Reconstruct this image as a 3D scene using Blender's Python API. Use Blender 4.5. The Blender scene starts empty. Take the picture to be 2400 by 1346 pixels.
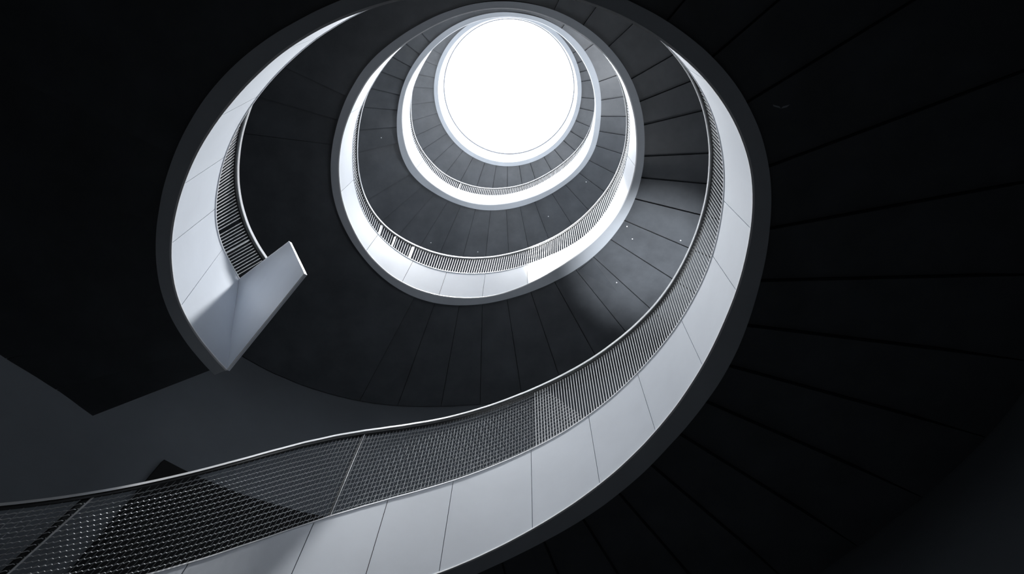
import bpy, bmesh, math, random
from mathutils import Matrix, Vector
random.seed(4)
C = bpy.context.scene.collection
PI = math.pi
S = 2.4          # radius of the open well in metres; plan radii and heights below are in units of it
H0 = 1.3         # height of the lens above the floor
rad = math.radians

# measured plan radii of the stair's edges, by plan angle (first flight: -204..190 deg in steps of 4; upper turns: 0..360 in steps of 6)
RHO = {
  'B1': [0.979,0.987,0.994,1.001,1.006,1.009,1.008,1.005,1.001,0.996,0.99,0.984,0.978,0.973,0.968,0.963,0.959,0.956,0.955,0.955,0.957,0.959,0.961,0.964,0.967,0.97,0.975,0.981,0.989,0.998,1.009,1.021,1.034,1.048,1.062,1.076,1.089,1.101,1.112,1.122,1.132,1.14,1.145,1.147,1.145,1.139,1.127,1.111,1.093,1.075,1.058,1.042,1.027,1.015,1.006,0.999,0.994,0.991,0.99,0.989,0.989,0.989,0.988,0.988,0.987,0.986,0.986,0.986,0.987,0.988,0.99,0.992,0.994,0.996,0.997,0.997,0.998,0.998,1.001,1.006,1.015,1.028,1.043,1.061,1.079,1.098,1.116,1.135,1.153,1.172,1.19,1.209,1.227,1.243,1.257,1.266,1.273,1.278,1.283],
  'L1': [1.037,1.046,1.054,1.06,1.064,1.065,1.064,1.061,1.057,1.053,1.048,1.045,1.041,1.038,1.035,1.032,1.03,1.027,1.024,1.021,1.018,1.016,1.014,1.015,1.017,1.021,1.026,1.033,1.042,1.052,1.063,1.074,1.087,1.101,1.114,1.127,1.14,1.153,1.167,1.179,1.191,1.2,1.206,1.207,1.205,1.198,1.188,1.174,1.159,1.145,1.131,1.119,1.11,1.103,1.097,1.091,1.086,1.081,1.078,1.076,1.074,1.074,1.075,1.074,1.073,1.072,1.07,1.068,1.066,1.065,1.065,1.066,1.068,1.071,1.075,1.079,1.083,1.087,1.09,1.096,1.105,1.118,1.134,1.151,1.169,1.188,1.206,1.225,1.243,1.262,1.28,1.299,1.317,1.333,1.347,1.356,1.363,1.368,1.373],
  'T1': [1.079,1.076,1.072,1.068,1.065,1.061,1.056,1.05,1.044,1.038,1.031,1.025,1.018,1.011,1.005,1.0,0.996,0.993,0.991,0.99,0.991,0.993,0.995,0.999,1.003,1.008,1.014,1.021,1.029,1.038,1.048,1.059,1.071,1.084,1.098,1.112,1.125,1.138,1.149,1.158,1.164,1.167,1.167,1.164,1.157,1.147,1.135,1.12,1.104,1.088,1.072,1.057,1.043,1.03,1.019,1.01,1.003,0.997,0.993,0.99,0.988,0.986,0.984,0.982,0.98,0.979,0.978,0.977,0.976,0.975,0.974,0.973,0.972,0.972,0.973,0.974,0.977,0.981,0.988,0.996,1.006,1.019,1.034,1.052,1.071,1.091,1.11,1.129,1.146,1.163,1.179,1.195,1.211,1.227,1.243,1.258,1.274,1.29,1.306],
  'H1': [0.983,0.991,0.999,1.008,1.016,1.024,1.032,1.039,1.045,1.05,1.053,1.055,1.057,1.058,1.059,1.061,1.063,1.065,1.065,1.063,1.059,1.054,1.048,1.043,1.038,1.035,1.035,1.036,1.04,1.047,1.055,1.066,1.079,1.093,1.108,1.124,1.139,1.154,1.168,1.179,1.187,1.192,1.194,1.191,1.185,1.175,1.164,1.15,1.136,1.122,1.107,1.094,1.081,1.07,1.06,1.052,1.044,1.037,1.029,1.022,1.015,1.007,1.0,0.993,0.986,0.979,0.973,0.968,0.964,0.961,0.958,0.957,0.956,0.955,0.955,0.955,0.954,0.952,0.95,0.946,0.941,0.935,0.929,0.926,0.924,0.927,0.936,0.954,0.982,1.022,1.074,1.14,1.217,1.302,1.391,1.482,1.575,1.667,1.76],
  'B2': [1.036,1.03,1.022,1.013,1.004,0.994,0.986,0.979,0.974,0.973,0.974,0.977,0.982,0.988,0.995,1.0,1.002,1.004,1.008,1.012,1.016,1.02,1.023,1.022,1.021,1.017,1.014,1.012,1.01,1.006,1.002,0.997,0.992,0.985,0.979,0.974,0.969,0.96,0.953,0.949,0.949,0.952,0.96,0.971,0.983,0.997,1.01,1.022,1.033,1.042,1.051,1.059,1.068,1.075,1.079,1.077,1.069,1.06,1.05,1.042],
  'L2': [1.091,1.087,1.084,1.081,1.078,1.075,1.072,1.069,1.065,1.061,1.056,1.052,1.049,1.048,1.049,1.054,1.06,1.067,1.074,1.079,1.081,1.08,1.077,1.073,1.069,1.068,1.068,1.069,1.068,1.064,1.059,1.054,1.049,1.045,1.042,1.037,1.032,1.024,1.014,1.006,1.003,1.004,1.01,1.018,1.03,1.042,1.054,1.067,1.08,1.093,1.104,1.113,1.121,1.127,1.13,1.13,1.125,1.117,1.106,1.097],
  'T2': [1.035,1.027,1.022,1.021,1.022,1.022,1.022,1.019,1.01,0.998,0.985,0.975,0.967,0.962,0.958,0.956,0.957,0.96,0.965,0.972,0.98,0.989,0.999,1.009,1.018,1.025,1.027,1.024,1.018,1.011,1.007,1.007,1.005,1.001,0.993,0.987,0.984,0.983,0.982,0.981,0.981,0.984,0.989,0.997,1.006,1.017,1.027,1.038,1.048,1.058,1.068,1.076,1.085,1.092,1.095,1.094,1.087,1.077,1.063,1.048],
  'H2': [1.069,1.061,1.054,1.047,1.04,1.034,1.031,1.03,1.029,1.029,1.028,1.026,1.024,1.023,1.024,1.028,1.032,1.038,1.045,1.053,1.062,1.073,1.086,1.1,1.11,1.113,1.11,1.099,1.084,1.069,1.056,1.048,1.043,1.039,1.033,1.026,1.018,1.011,1.005,1.001,0.998,0.999,1.003,1.009,1.018,1.027,1.037,1.047,1.058,1.068,1.078,1.087,1.096,1.104,1.108,1.109,1.105,1.096,1.087,1.077],
  'B3': [1.002,1.002,1.009,1.015,1.017,1.014,1.008,1.001,0.994,0.989,0.985,0.984,0.983,0.985,0.987,0.991,0.995,0.997,0.998,0.998,0.997,0.996,0.996,0.999,1.003,1.008,1.012,1.012,1.008,1.005,1.003,1.003,1.002,0.999,0.992,0.982,0.973,0.966,0.961,0.959,0.959,0.961,0.965,0.969,0.973,0.978,0.986,0.994,1.003,1.012,1.018,1.022,1.023,1.023,1.021,1.02,1.018,1.014,1.01,1.005],
  'L3': [1.062,1.064,1.069,1.075,1.075,1.071,1.063,1.055,1.047,1.044,1.044,1.046,1.049,1.053,1.056,1.059,1.061,1.061,1.059,1.057,1.057,1.059,1.064,1.074,1.084,1.09,1.089,1.083,1.074,1.065,1.057,1.052,1.049,1.046,1.041,1.035,1.028,1.022,1.018,1.015,1.014,1.014,1.015,1.017,1.021,1.026,1.031,1.037,1.046,1.057,1.066,1.075,1.082,1.087,1.09,1.09,1.087,1.082,1.074,1.066],
  'T3': [1.034,1.029,1.024,1.018,1.011,1.003,0.995,0.988,0.982,0.98,0.981,0.985,0.99,0.995,1.0,1.004,1.006,1.008,1.01,1.012,1.014,1.015,1.013,1.008,1.003,0.999,0.998,0.999,0.998,0.994,0.991,0.991,0.991,0.989,0.986,0.985,0.988,0.992,0.992,0.99,0.988,0.987,0.988,0.989,0.991,0.996,1.002,1.01,1.018,1.026,1.033,1.038,1.042,1.045,1.046,1.046,1.045,1.044,1.041,1.038],
  'H3': [1.069,1.066,1.061,1.055,1.046,1.035,1.025,1.017,1.012,1.011,1.014,1.019,1.026,1.031,1.035,1.038,1.042,1.045,1.047,1.048,1.05,1.052,1.053,1.051,1.047,1.047,1.048,1.048,1.045,1.039,1.035,1.034,1.035,1.035,1.035,1.034,1.031,1.026,1.018,1.011,1.005,1.003,1.002,1.002,1.004,1.007,1.013,1.02,1.029,1.037,1.044,1.05,1.054,1.059,1.063,1.066,1.068,1.07,1.071,1.071],
}

def interp(a, xs, ys):
    if a <= xs[0]: return ys[0]
    if a >= xs[-1]: return ys[-1]
    for i in range(len(xs)-1):
        if a <= xs[i+1]:
            t = (a-xs[i])/(xs[i+1]-xs[i])
            return ys[i]+(ys[i+1]-ys[i])*t
def cr(p0, p1, p2, p3, t):
    return .5*((2*p1)+(-p0+p2)*t+(2*p0-5*p1+4*p2-p3)*t*t+(-p0+3*p1-3*p2+p3)*t**3)
def rho_open(k):
    v = RHO[k]
    def f(a):
        t = max(0, min(len(v)-1.001, (a+204)/4)); i = int(t); g = lambda j: v[max(0, min(len(v)-1, j))]
        return cr(g(i-1), g(i), g(i+1), g(i+2), t-i)
    return f
def rho_closed(k):
    v = RHO[k]; n = len(v)
    def f(a):
        t = (a % 360)/6; i = int(t)
        return cr(v[(i-1) % n], v[i % n], v[(i+1) % n], v[(i+2) % n], t-i)
    return f
TAPS = ((-2, .1), (-1, .22), (0, .36), (1, .22), (2, .1))
def smooth_tab(xs, ys, w=7.0):
    def f(a): return sum(interp(a+k*w, xs, ys)*c for k, c in TAPS)
    return f
def smooth_tab_c(xs, ys, w=9.0):
    def f(a): return sum(interp((a+k*w) % 360, xs, ys)*c for k, c in TAPS)
    return f
z1 = smooth_tab([-204,-195,-180,-150,-60,0,10,36,52,69,80,92,105,117,131,141,156,170,190],
                [2.42,2.38,2.33,2.33,2.3,2.28,2.28,2.3,2.25,2.16,2.08,1.97,1.84,1.68,1.4,1.15,.82,.52,.1], 6)
z2 = smooth_tab_c([0,30,60,90,120,150,180,210,270,330,360],[4.66,4.83,4.92,4.75,4.58,4.55,4.65,4.85,4.85,4.7,4.66])
z3 = smooth_tab_c([0,45,70,90,120,150,180,210,270,330,360],[7.35,7.55,7.65,7.58,7.33,7.1,7.15,7.4,7.45,7.35,7.35])
def hT(a): return .43+.07*math.cos(rad(a-75))
hT1 = smooth_tab([-204,-190,-175,-150,-60,-40,0,20,36,55,75,93,117,190],[.62,.60,.48,.42,.41,.40,.40,.44,.475,.50,.52,.515,.50,.46], 3)
def hH(a): return .82+.24*math.cos(rad(a-85))
WX = [0,12,28,36,60,95,103,111,119,134,142,160,200,270,320,345,360]
WY = [2.28,2.23,2.1,2.04,1.97,1.94,1.98,2.04,2.11,2.25,2.38,2.5,2.6,2.6,2.5,2.36,2.28]
wall_r = smooth_tab_c(WX, WY, 6)

def P(a, r, z): return Vector((S*r*math.cos(rad(a)), S*r*math.sin(rad(a)), S*z+H0))

# ---------------------------------------------------------------- materials
def mat(name, col, rough=.5, metal=0, noise=0, nscale=3, emit=None, spec=.5, bump=0):
    m = bpy.data.materials.new(name); m.use_nodes = True
    nt = m.node_tree; b = nt.nodes['Principled BSDF']
    b.inputs['Base Color'].default_value = (*col, 1); b.inputs['Roughness'].default_value = rough
    b.inputs['Metallic'].default_value = metal; b.inputs['Specular IOR Level'].default_value = spec
    if noise:
        tc = nt.nodes.new('ShaderNodeTexCoord'); n = nt.nodes.new('ShaderNodeTexNoise')
        n.inputs['Scale'].default_value = nscale; n.inputs['Detail'].default_value = 6; n.inputs['Roughness'].default_value = .65
        r = nt.nodes.new('ShaderNodeValToRGB')
        r.color_ramp.elements[0].position = .3; r.color_ramp.elements[1].position = .72
        r.color_ramp.elements[0].color = (*[c*(1-noise) for c in col], 1)
        r.color_ramp.elements[1].color = (*[min(1, c*(1+noise)) for c in col], 1)
        nt.links.new(tc.outputs['Object'], n.inputs['Vector']); nt.links.new(n.outputs['Fac'], r.inputs['Fac'])
        nt.links.new(r.outputs['Color'], b.inputs['Base Color'])
        if bump:
            bp = nt.nodes.new('ShaderNodeBump'); bp.inputs['Strength'].default_value = bump; bp.inputs['Distance'].default_value = .02
            nt.links.new(n.outputs['Fac'], bp.inputs['Height']); nt.links.new(bp.outputs['Normal'], b.inputs['Normal'])
    if emit:
        b.inputs['Emission Color'].default_value = (*emit[0], 1); b.inputs['Emission Strength'].default_value = emit[1]
    return m
M_fascia = mat('painted_white_panel', (.76,.80,.86), .42, noise=.035, nscale=1.3)
M_trim = mat('bright_white_edge', (.95,.96,.98), .3)
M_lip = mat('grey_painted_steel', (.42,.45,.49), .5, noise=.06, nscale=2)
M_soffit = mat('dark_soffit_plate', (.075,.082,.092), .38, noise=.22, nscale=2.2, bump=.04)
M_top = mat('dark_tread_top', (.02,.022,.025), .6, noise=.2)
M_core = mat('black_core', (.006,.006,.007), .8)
M_rail = mat('dark_handrail', (.012,.013,.014), .4)
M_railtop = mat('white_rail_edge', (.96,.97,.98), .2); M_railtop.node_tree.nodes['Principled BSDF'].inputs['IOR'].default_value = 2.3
M_rod = mat('galvanised_rod', (.97,.975,.98), .25); M_rod.node_tree.nodes['Principled BSDF'].inputs['IOR'].default_value = 2.0
M_wire = mat('dull_wire', (.30,.31,.32), .4, metal=.5)
M_weft = mat('woven_steel_wire', (.62,.63,.64), .35, metal=.3)
M_post = mat('steel_post', (.35,.36,.38), .35)
M_wall = mat('charcoal_plaster', (.16,.178,.2), .8, noise=.1, nscale=.6)
M_floor = mat('floor_stone', (.03,.032,.035), .6, noise=.15, nscale=1.2)
M_ceiling = mat('ceiling_paint', (.35,.36,.38), .8)
M_frame = mat('grey_skylight_frame', (.16,.165,.175), .5)
M_sky = mat('bright_overcast_glazing', (.9,.92,.95), .3, emit=((.965,.98,1.0), 5.0))
M_screw = mat('bright_screw_head', (.8,.82,.85), .3)

# ---------------------------------------------------------------- mesh helpers
class MB:
    def __init__(s): s.v = []; s.f = []
    def grid(s, rows, closed_u=False, closed_v=False):
        o = len(s.v); n = len(rows); m = len(rows[0])
        for r in rows: s.v += [tuple(p) for p in r]
        for i in range(n if closed_u else n-1):
            for j in range(m if closed_v else m-1):
                i2 = (i+1) % n; j2 = (j+1) % m
                s.f.append((o+i*m+j, o+i2*m+j, o+i2*m+j2, o+i*m+j2))
        return o
    def loft(s, rows, closed=False, caps=True):
        """rows: list of closed section loops"""
        o = s.grid(rows, closed, True); m = len(rows[0]); n = len(rows)
        if not closed and caps:
            s.f.append(tuple(o+j for j in range(m))); s.f.append(tuple(o+(n-1)*m+j for j in reversed(range(m))))
    def tube(s, pts, r, k=4):
        rows = []
        for i, p in enumerate(pts):
            p = Vector(p); a = Vector(pts[max(0, i-1)]); b = Vector(pts[min(len(pts)-1, i+1)])
            t = (b-a).normalized(); u = t.cross(Vector((0, 0, 1)))
            if u.length < 1e-3: u = t.cross(Vector((1, 0, 0)))
            u.normalize(); w = t.cross(u)
            rows.append([p+(u*math.cos(2*PI*j/k+PI/4)+w*math.sin(2*PI*j/k+PI/4))*r for j in range(k)])
        s.loft(rows)
    def build(s, name, m, parent=None, smooth=False, mats=None):
        me = bpy.data.meshes.new(name); me.from_pydata(s.v, [], s.f)
        me.materials.append(m)
        bm = bmesh.new(); bm.from_mesh(me); bmesh.ops.recalc_face_normals(bm, faces=bm.faces)
        for e in bm.edges:
            e.smooth = len(e.link_faces) == 2 and e.calc_face_angle(0) < .5
        for f in bm.faces: f.smooth = True
        bm.to_mesh(me); bm.free()
        o = bpy.data.objects.new(name, me); C.objects.link(o)
        if parent: o.parent = parent
        return o
def thing(name, label, cat, group=None):
    o = bpy.data.objects.new(name, None); C.objects.link(o); o.empty_display_size = .2
    o['label'] = label; o['category'] = cat
    if group: o['group'] = group
    return o
def arange(a, b, step):
    n = max(1, int(round(abs(b-a)/step))); return [a+(b-a)*i/n for i in range(n+1)]
GRID = [-220+1.5*i for i in range(420)]
def span(a, b):
    """angles from a to b that share one common grid, so that neighbouring parts keep the same facets"""
    return [a]+[t for t in GRID if a+.02 < t < b-.02]+[b]

# ---------------------------------------------------------------- one turn of the stair
def turn(root, rB, rL, rT, rH, z, lo, hi, closed, joints, posts, bar_step, treads, outer, lat=None, endmap=None, soff=.035, hT=hT, rail_h=lambda a: .03):
    mp = endmap or (lambda a: a)
    PT = lambda a, dr=0, dz=0: P(mp(a), rT(mp(a))+dr, z(mp(a))+hT(mp(a))+dz)
    PH = lambda a, dr=0, dz=0: P(mp(a), rH(mp(a))+dr, z(mp(a))+hH(mp(a))+dz)
    PB = lambda a, dr=0, dz=0: P(a, rB(a)+dr, z(a)+dz)
    # white fascia panels between joints
    js = sorted(joints)
    spans = [(js[i], js[i+1]) for i in range(len(js)-1)]
    if closed: spans.append((js[-1], js[0]+360))
    else: spans = [(lo, js[0])]+spans+[(js[-1], hi)]
    g = .075
    for a, b in spans:
        m = MB(); rows = []
        for t in span(a+g, b-g):
            fr = [PB(t, 0, .004).lerp(PT(t), k/4) for k in range(5)]
            bk = [PB(t, .016, .004).lerp(PT(t, .016), k/4) for k in (4, 3, 2, 1, 0)]
            rows.append(fr+bk)
        m.loft(rows); m.build('fascia_panel', M_fascia, root)
    A = span(lo, hi)
    if closed: A = A[:-1]
    def ribbon(name, m_, sec, parent=None):   # sec(a) -> closed section
        m = MB(); m.loft([sec(a) for a in A], closed); return m.build(name, m_, parent or root)
    # dark structural core behind the panels
    ribbon('stringer_core', M_core, lambda a: [PB(a, .018, .012), PT(a, .018, -.01), PT(a, .05, -.01), PB(a, .05, .012)])
    # underside of the stringer
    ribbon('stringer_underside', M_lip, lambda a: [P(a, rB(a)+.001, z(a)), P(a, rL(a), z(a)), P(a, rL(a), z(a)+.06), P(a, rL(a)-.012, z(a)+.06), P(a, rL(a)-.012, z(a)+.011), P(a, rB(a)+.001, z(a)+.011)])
    def strip(name, f, h, m_, parent=None):     # slim flat edging whose face leans back a little
        hf = h if callable(h) else (lambda a: h)
        return ribbon(name, m_, lambda a: [f(a, -.0015, 0), f(a, .006, 0), f(a, .006+.1*hf(a), hf(a)), f(a, -.0015+.08*hf(a), hf(a))], parent)
    strip('bottom_edge_trim', lambda a, r, h: PB(a, r-.001, h-.0022), .0075, M_trim)
    ribbon('deck_edge', M_core, lambda a: [PT(a, .008, -.004), PT(a, .045, -.004), PT(a, .045, .004), PT(a, .008, .004)])
    strip('top_edge_trim', lambda a, r, h: PT(a, r-.001, h), .008, M_trim)
    # handrail
    hr = ribbon('handrail', M_rail, lambda a: [PH(a, .003, -.018-rail_h(a)), PH(a, .022, -.018-rail_h(a)), PH(a, .022, -.004), PH(a, .003, -.004)])
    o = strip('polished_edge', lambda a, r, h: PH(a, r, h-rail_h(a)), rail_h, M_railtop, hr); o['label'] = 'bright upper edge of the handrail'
    # balustrade rods, one infill panel between posts
    ps = sorted(posts)
    pan = [(ps[i], ps[i+1]) for i in range(len(ps)-1)]
    if closed: pan.append((ps[-1], ps[0]+360))
    else: pan = [(lo, ps[0])]+pan+[(ps[-1], hi)]
    def lerp(a, k, dz=0):
        return PT(a, .012, .006).lerp(PH(a, .012, -.032), k)
    for a, b in pan:
        m = MB(); m2 = MB(); t = a+.2
        while t < b-.2:
            t += bar_step*(1.9 if endmap and t < -178 else 1)
            if lat and t > lat[0]+lat[1]*1.3: m2.tube([lerp(t, 0), lerp(t, 1)], .0011*S)
            else: m.tube([lerp(t, 0), lerp(t, 1)], .0025*S)
        if m.v: m.build('rod_infill', M_rod, root)
        if m2.v: m2.build('warp_wire_infill', M_wire, root)
    if lat:
        for a, b in pan:
            a2, b2 = max(a, lat[0]), b
            if b2 <= a2: continue
            m = MB(); nl = 17
            for k in range(1, nl):
                kk = k/nl
                # the weave runs out raggedly towards the curved part
                st = a2 if a2 > lat[0] else lat[0]+ (k/nl)*lat[1]
                pts = []
                for i, t in enumerate(arange(st, b2, .28)):
                    p = lerp(t, kk); q = Vector((math.cos(rad(t)), math.sin(rad(t)), 0))
                    s_ = 1 if i % 2 else -1
                    pts.append(p-q*.002*S*s_+Vector((0, 0, .0012*S*s_)))
                m.tube(pts, .0015*S)
            m.build('woven_wire_infill', M_weft, root)
    for a in posts:
        m = MB(); w = .35
        rows = []
        for k in (0, 1):
            rows.append([lerp(a-w, k)+Vector((0, 0, 0)), lerp(a+w, k), lerp(a+w, k)+(lerp(a+w, k)-Vector((0, 0, lerp(a+w, k).z))).normalized()*.05, lerp(a-w, k)+(lerp(a-w, k)-Vector((0, 0, lerp(a-w, k).z))).normalized()*.05])
        m.loft(rows); po = m.build('baluster_post', M_rail, root)
        m = MB(); r_ = []
        for k in (0, 1):
            c0 = lerp(a-w, k); c1 = lerp(a-w+.22, k); q = Vector((math.cos(rad(a)), math.sin(rad(a)), 0))*.012
            r_.append([c0-q, c1-q, c1, c0])
        m.loft(r_); ed = m.build('post_edge', M_railtop, po); ed['label'] = 'bright steel edge of the post'
    # treads: stepped soffit plates, each a wedge with its own tilt
    for i in range(len(treads)-1):
        a, b = treads[i], treads[i+1]
        big = (b-a) > 20
        rise = 0 if big else .028
        m = MB(); rows = []
        for t in span(a+.05, b-.05):
            k = (t-a)/(b-a)
            zz = z(t)+soff+rise*k
            zt = z(t)+.17
            ri = rL(t)-.006; ro = outer(t)-.012
            rows.append([P(t, ri, zz), P(t, ri+(ro-ri)*.7, zz), P(t, ro, z(t)+soff), P(t, ro, zt), P(t, ri, zt)])
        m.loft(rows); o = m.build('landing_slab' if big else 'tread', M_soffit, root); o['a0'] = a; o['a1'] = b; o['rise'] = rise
    # back panel closing the gap behind the joints of the treads
    A2 = [t for t in A if (closed or t >= treads[0]) and (closed or t <= treads[-1])]
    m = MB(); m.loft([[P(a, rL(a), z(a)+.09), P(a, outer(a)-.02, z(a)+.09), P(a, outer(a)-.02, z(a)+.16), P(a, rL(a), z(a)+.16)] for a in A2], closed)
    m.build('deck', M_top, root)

def outer1(a):
    base = wall_r(a)
    if a < -180.2:      # end of the slab: straight edge beside the lobby
        t = a+360
        return interp(t, [156, 162, 166, 169, 175.5, 180], [1.64, 1.70, 1.765, 1.83, 1.96, 2.1])
    return base
# lowest turn
r1 = thing('spiral_stair_turn', 'largest and lowest turn of the spiral stair, broad pale fascia sweeping lower left', 'staircase', 'turns of the spiral staircase')
edges1 = [-202.6, -197, -191, -185.5, -180, -173.5, -167, -160, -153, -70, -61, -51, -42, -33, -22, -11.5, -2]
t = 7
while t < 186: edges1.append(t); t += 9
turn(r1, rho_open('B1'), rho_open('L1'), rho_open('T1'), rho_open('H1'), z1, -203.4, 188, False,
     [-185,-170.5,-157,-140,-120,-95,-70,-40,-13,-1,16.5,35.5,53,70.5,91,106,120,137,155,172],
     [-190,-110,-50,117.5,157], .85, edges1, outer1, lat=(54, 12), hT=hT1, rail_h=lambda a: interp(a, [20, 90], [.026, .014]), endmap=lambda a: a if a > -178 else -178+(a+178)*(191.3-178)/(203.4-178))
# second turn
r2 = thing('spiral_stair_turn', 'middle turn of the spiral stair with dark stepped underside ringing the brighter turns', 'staircase', 'turns of the spiral staircase')
turn(r2, rho_closed('B2'), rho_closed('L2'), rho_closed('T2'), rho_closed('H2'), z2, 0, 360, True,
     [0,25,50,72,92,110,126,145,170,200,240,280,320],
     [128,137,144.5,220,320], 1.1, [5,13.5,23,32.5,42.5,51.5,61.5,72,82,92,101,110.5,118.5,187,196,205,285,295,306,317,330,338,346,357,365], wall_r, hT=lambda a: .41)
# third turn
r3 = thing('spiral_stair_turn', 'smallest complete turn of the spiral stair with white fascia close below the skylight', 'staircase', 'turns of the spiral staircase')
turn(r3, rho_closed('B3'), rho_closed('L3'), rho_closed('T3'), rho_closed('H3'), z3, 0, 360, True,
     [0,30,60,90,120,150,180,210,250,290,330],
     [120,200,300], 1.2, [8.5,17,26.5,36,47,57,69,78.5,87,96.5,105.5,114.5,122.5,131.5,139.5,149,167,175.5,184.5,192.5,200.5,208.5,217,226,290,306,323,341,351,360,368.5], wall_r)

# top gallery under the skylight
r4 = thing('gallery_ring', 'pale ring of the top gallery with radial soffit plates directly around the skylight', 'gallery')
def ring(name, m_, sec, root, step=3):
    m = MB(); m.loft([sec(a) for a in span(0, 360)[:-1]], True); return m.build(name, m_, root)
ZG, ZS = 10.15, 10.84
ring('fascia', M_fascia, lambda a: [P(a, 1.0, ZG), P(a, 1.0, ZS-.03), P(a, 1.03, ZS-.03), P(a, 1.03, ZG)], r4)
ring('underside', M_lip, lambda a: [P(a, 1.001, ZG-.002), P(a, 1.06, ZG-.002), P(a, 1.06, ZG+.06), P(a, 1.001, ZG+.06)], r4)
e4 = [4,12,22,31,40,50,60,72,81,90.5,99.5,109,119,128.5,138,147,155.5,164,173,183,191,200,209,270,300,318,330,338,345,352,364]
for i in range(len(e4)-1):
    a, b = e4[i], e4[i+1]; m = MB(); rows = []
    for t in span(a+.06, b-.06):
        k = (t-a)/(b-a); zz = ZG+.04+(.028*k if b-a < 20 else 0)
        rows.append([P(t, 1.055, zz), P(t, 1.7, zz), P(t, wall_r(t)-.012, zz), P(t, wall_r(t)-.012, ZG+.15), P(t, 1.055, ZG+.15)])
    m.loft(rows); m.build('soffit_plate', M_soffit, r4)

# ---------------------------------------------------------------- return panel at the end of the lowest turn
def wpt(x, y, z): return Vector((S*x, S*y, S*z+H0))
fB, fT, fH = rho_open('B1'), rho_open('T1'), rho_open('H1')
c0 = P(-203.4, fB(-203.4), z1(-203.4)); c1 = P(-191.3, fT(-191.3), z1(-191.3)+hT1(-191.3))
d0 = wpt(-.545, -.02, 2.42); zr = z1(-191.3)+hT1(-191.3); d1 = Vector((S*(-.367*zr+.3), S*(.311*zr-.9), S*zr+H0))
nrm = (d0-c0).cross(c1-c0).normalized()
if nrm.dot(Vector((.3*S, -.9*S, H0))-c0) > 0: nrm = -nrm
tk = nrm*(.012*S)
rp = MB(); rows = []
for i in range(9):
    k = i/8
    bo = c0.lerp(d0, k); to = c1.lerp(d1, k)
    rows.append([bo, bo.lerp(to, .5), to, to+tk, bo.lerp(to, .5)+tk, bo+tk])
rp.loft(rows); o = rp.build('return_panel', M_fascia, r1)
for nm, q0, q1 in (('bottom_edge_trim', c0, d0), ('top_edge_trim', c1, d1), ('end_edge_trim', d0, d1)):
    m = MB(); m.tube([q0, q0.lerp(q1, .5), q1], (.001 if nm == 'end_edge_trim' else .0024)*S, 6); m.build(nm, M_trim, r1)
# dark rail standing behind the return panel
h1_ = P(-191.3, fH(-191.3), z1(-191.3)+hH(-191.3))
m = MB(); hh = Vector((0, 0, .05*S))
q0 = c1+tk*1.6; q1 = c1.lerp(d1, .86)+tk*1.6
m.loft([[q, q+hh, q+hh+tk*2, q+tk*2] for q in (q0, q1)]); m.build('return_rail', M_rail, r1)

# ---------------------------------------------------------------- setting
def struct(o): o['kind'] = 'structure'; return o
A = span(0, 360)[:-1]
m = MB()
m.grid([[P(a, wall_r(a), -.54+11.4*k/12) for k in range(13)] for a in A], closed_u=True)
m.grid([[P(a, wall_r(a)+.08, -.54+11.4*k/12) for k in range(13)] for a in A], closed_u=True)
struct(m.build('wall_round', M_wall))
m = MB()
m.loft([[P(a, 1.05, ZS), P(a, wall_r(a)+.08, ZS), P(a, wall_r(a)+.08, ZS+.1), P(a, 1.05, ZS+.1)] for a in A], True)
struct(m.build('ceiling', M_ceiling))
fz = -H0/S
m = MB(); o = len(m.v)
for z_ in (fz, fz-.06):
    m.v += [tuple(P(a, wall_r(a)+.08, z_)) for a in A]
n = len(A); m.f.append(tuple(range(n))); m.f.append(tuple(reversed(range(n, 2*n))))
for i in range(n): m.f.append((i, (i+1) % n, n+(i+1) % n, n+i))
struct(m.build('floor', M_floor))

# dark doorway in the round wall beyond the lower flight
m = MB()
m.loft([[P(a, wall_r(a)-.03, 1.9), P(a, wall_r(a)-.03, 3.3), P(a, wall_r(a)+.02, 3.3), P(a, wall_r(a)+.02, 1.9)] for a in span(113, 141)])
struct(m.build('door_1', M_core))

# skylight
sk = thing('skylight', 'round glowing white skylight at the very top of the stairwell', 'skylight')
m = MB(); m.loft([[P(a, .985, ZS-.03), P(a, 1.05, ZS-.03), P(a, 1.05, ZS+.03), P(a, .985, ZS+.03)] for a in A], True); m.build('frame', M_frame, sk)
m = MB(); m.v = [tuple(P(a, 1.0, ZS+.0)) for a in A]+[tuple(P(a, 1.0, ZS+.02)) for a in A]
m.f = [tuple(range(n)), tuple(reversed(range(n, 2*n)))]+[(i, (i+1) % n, n+(i+1) % n, n+i) for i in range(n)]
m.build('glazing', M_sky, sk)

# small marks on the soffit plates: screw heads, an access plate, a winged mark
def plate_under(root, a):
    best = None
    for o in root.children:
        if o.name.split('.')[0] in ('tread', 'landing_slab') and o['a0'] <= a <= o['a1']: best = o
    return best
def under_z(root, z, a, r, rL, outer):
    o = plate_under(root, a); k = (a-o['a0'])/(o['a1']-o['a0']); ri = rL(a)-.006; ro = outer(a)-.012
    rise = o['rise']*k; f = min(1, max(0, (ro-r)/(.3*(ro-ri)))); return o, z(a)+.035+rise*f
def screw(root, z, rL, a, r, rr=.011):
    o, zz = under_z(root, z, a, r, rL, wall_r); c = P(a, r, zz); m = MB(); n_ = 10
    rows = [[c+Vector((q*rr*math.cos(2*PI*i/n_), q*rr*math.sin(2*PI*i/n_), h)) for i in range(n_)] for q, h in ((1, .004), (1, -.003), (.6, -.006))]
    m.loft(rows); s_ = m.build('screw_head', M_screw, o)
fL2, fL3 = rho_closed('L2'), rho_closed('L3')
for a, r in ((28, 1.22), (24.6, 1.13), (43.5, 1.36), (22, 1.54)): screw(r2, z2, fL2, a, r, .012)
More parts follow.
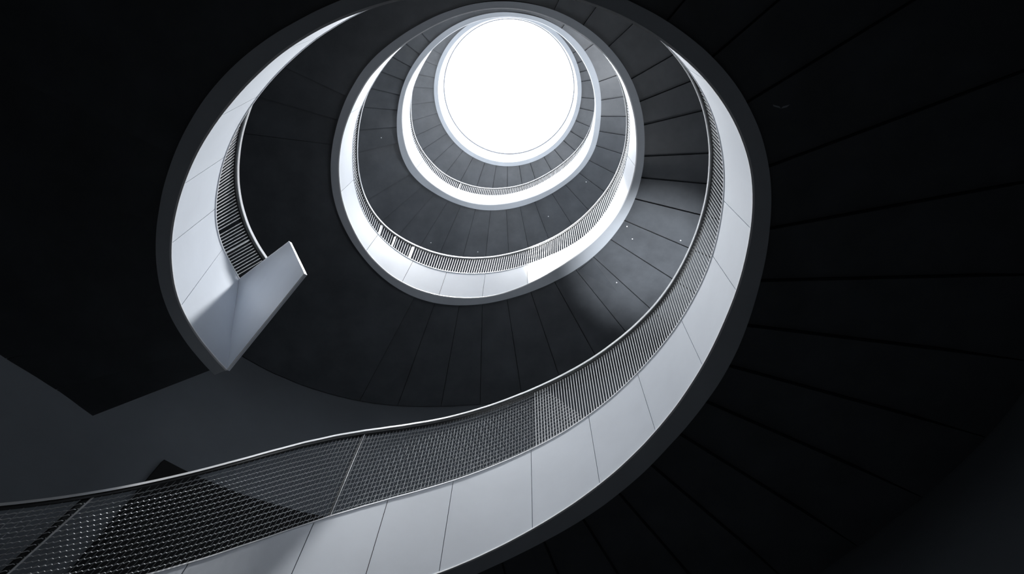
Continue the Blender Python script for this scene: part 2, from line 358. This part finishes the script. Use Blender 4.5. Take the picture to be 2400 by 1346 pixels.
for a, r in ((65, 1.28), (119.5, 1.61), (100, 1.58), (171, 1.25), (37.5, 1.2)): screw(r3, z3, fL3, a, r, .014)
def flat_plate(root, z, rL, pts, name, m_, th=.006, drop=.001):
    m = MB(); lo_ = []; hi_ = []
    for a, r in pts:
        o, zz = under_z(root, z, a, r, rL, wall_r); p = P(a, r, zz); hi_.append(p-Vector((0, 0, drop-.004))); lo_.append(p-Vector((0, 0, drop+th)))
    m.loft([lo_, hi_]); return m.build(name, m_, o)
flat_plate(r2, z2, fL2, [(50.9, 1.10), (51.2, 1.43), (45.6, 1.41), (43.4, 1.09)], 'access_plate', M_soffit, .012)
for w_ in ([(329.22, 1.284), (329.54, 1.285), (330.34, 1.303), (329.94, 1.301)], [(330.37, 1.304), (330.21, 1.311), (330.47, 1.333), (330.59, 1.321)]):
    o = flat_plate(r1, z1, rho_open('L1'), [(a-360, r) for a, r in w_], 'winged_mark', M_lip, .003); o['label'] = 'small pale grey winged mark'

for o in bpy.data.objects:
    for k in ('a0', 'a1', 'rise'):
        if k in o: del o[k]
# ---------------------------------------------------------------- light
L = bpy.data.lights.new('skylight_daylight', 'AREA'); L.shape = 'DISK'; L.size = .6*S; L.energy = 385; L.spread = rad(27); L.color = (.96, .98, 1)
lo = bpy.data.objects.new('skylight_daylight', L); C.objects.link(lo); lo.location = (-.12*S, -.4*S, S*(ZS-.02)+H0)
w = bpy.data.worlds.new('world'); bpy.context.scene.world = w; w.use_nodes = True
w.node_tree.nodes['Background'].inputs[0].default_value = (.8, .87, 1, 1); w.node_tree.nodes['Background'].inputs[1].default_value = .0

def deck_fill(a, r, z, e, rad_=.12):  # added fill light without a fixture, brightens the soffits above each deck
    l = bpy.data.lights.new('deck_fill', 'POINT'); l.energy = e; l.shadow_soft_size = rad_; l.color = (.93, .96, 1)
    o = bpy.data.objects.new('deck_fill', l); C.objects.link(o); o.location = P(a, r, z)
for a, e in ((28, 60), (350, 22), (320, 16), (60, 12), (100, 1), (185, 1), (230, 6), (275, 12)):
    deck_fill(a, 1.55, z1(a if a < 150 else a-360)+.3, e)
for a, e in ((0, 520), (35, 260), (70, 70), (105, 34), (140, 30), (175, 35), (210, 40), (250, 40), (290, 90), (325, 400)):
    deck_fill(a, 1.6, z2(a)+.3, e)
for a in range(0, 360, 36):
    deck_fill(a, 1.6, z3(a)+.3, 210)
l = bpy.data.lights.new('soffit_spot_fill', 'SPOT'); l.energy = 2300; l.spot_size = rad(34); l.spot_blend = 1; l.shadow_soft_size = .08; l.color = (.93, .96, 1)  # added spot, no real fixture, makes the bright patch on the middle soffit
o = bpy.data.objects.new('soffit_spot_fill', l); C.objects.link(o); o.location = P(31, 1.42, z1(31)+.3); o.rotation_euler = (PI, 0, 0)
l = bpy.data.lights.new('well_fill', 'POINT'); l.energy = 34; l.shadow_soft_size = .35; l.color = (.95, .97, 1)  # added fill floating in the well, lifts the lowest fascia and its end corner
o = bpy.data.objects.new('well_fill', l); C.objects.link(o); o.location = (.05*S, -.1*S, 3.3*S+H0)
l = bpy.data.lights.new('sun_shaft', 'SPOT'); l.energy = 24000; l.spot_size = rad(12); l.spot_blend = .12; l.shadow_soft_size = .12; l.color = (1, .99, .97)
o = bpy.data.objects.new('sun_shaft', l); C.objects.link(o); o.location = P(222, .75, ZS-.05)
o.rotation_euler = (P(40, 1.15, 5.3)-o.location).to_track_quat('-Z', 'Y').to_euler()
# ---------------------------------------------------------------- camera
cam = bpy.data.cameras.new('camera'); cam.sensor_width = 36; cam.lens = 24; cam.clip_start = .02
co = bpy.data.objects.new('camera', cam); C.objects.link(co)
zc = Vector((40, 613, -1600)).normalized(); xc = (Vector((1, 0, 0))-zc*zc.x).normalized(); yc = zc.cross(xc)
R = Matrix((xc, yc, zc)).to_4x4()
co.matrix_world = Matrix.Translation((.3*S, -.9*S, H0)) @ R
bpy.context.scene.camera = co
vs = bpy.context.scene.view_settings
vs.view_transform = 'Standard'; vs.look = 'None'; vs.exposure = 0; vs.gamma = 1; vs.use_curve_mapping = False
bpy.context.scene.cycles.max_bounces = 12; bpy.context.scene.cycles.diffuse_bounces = 8
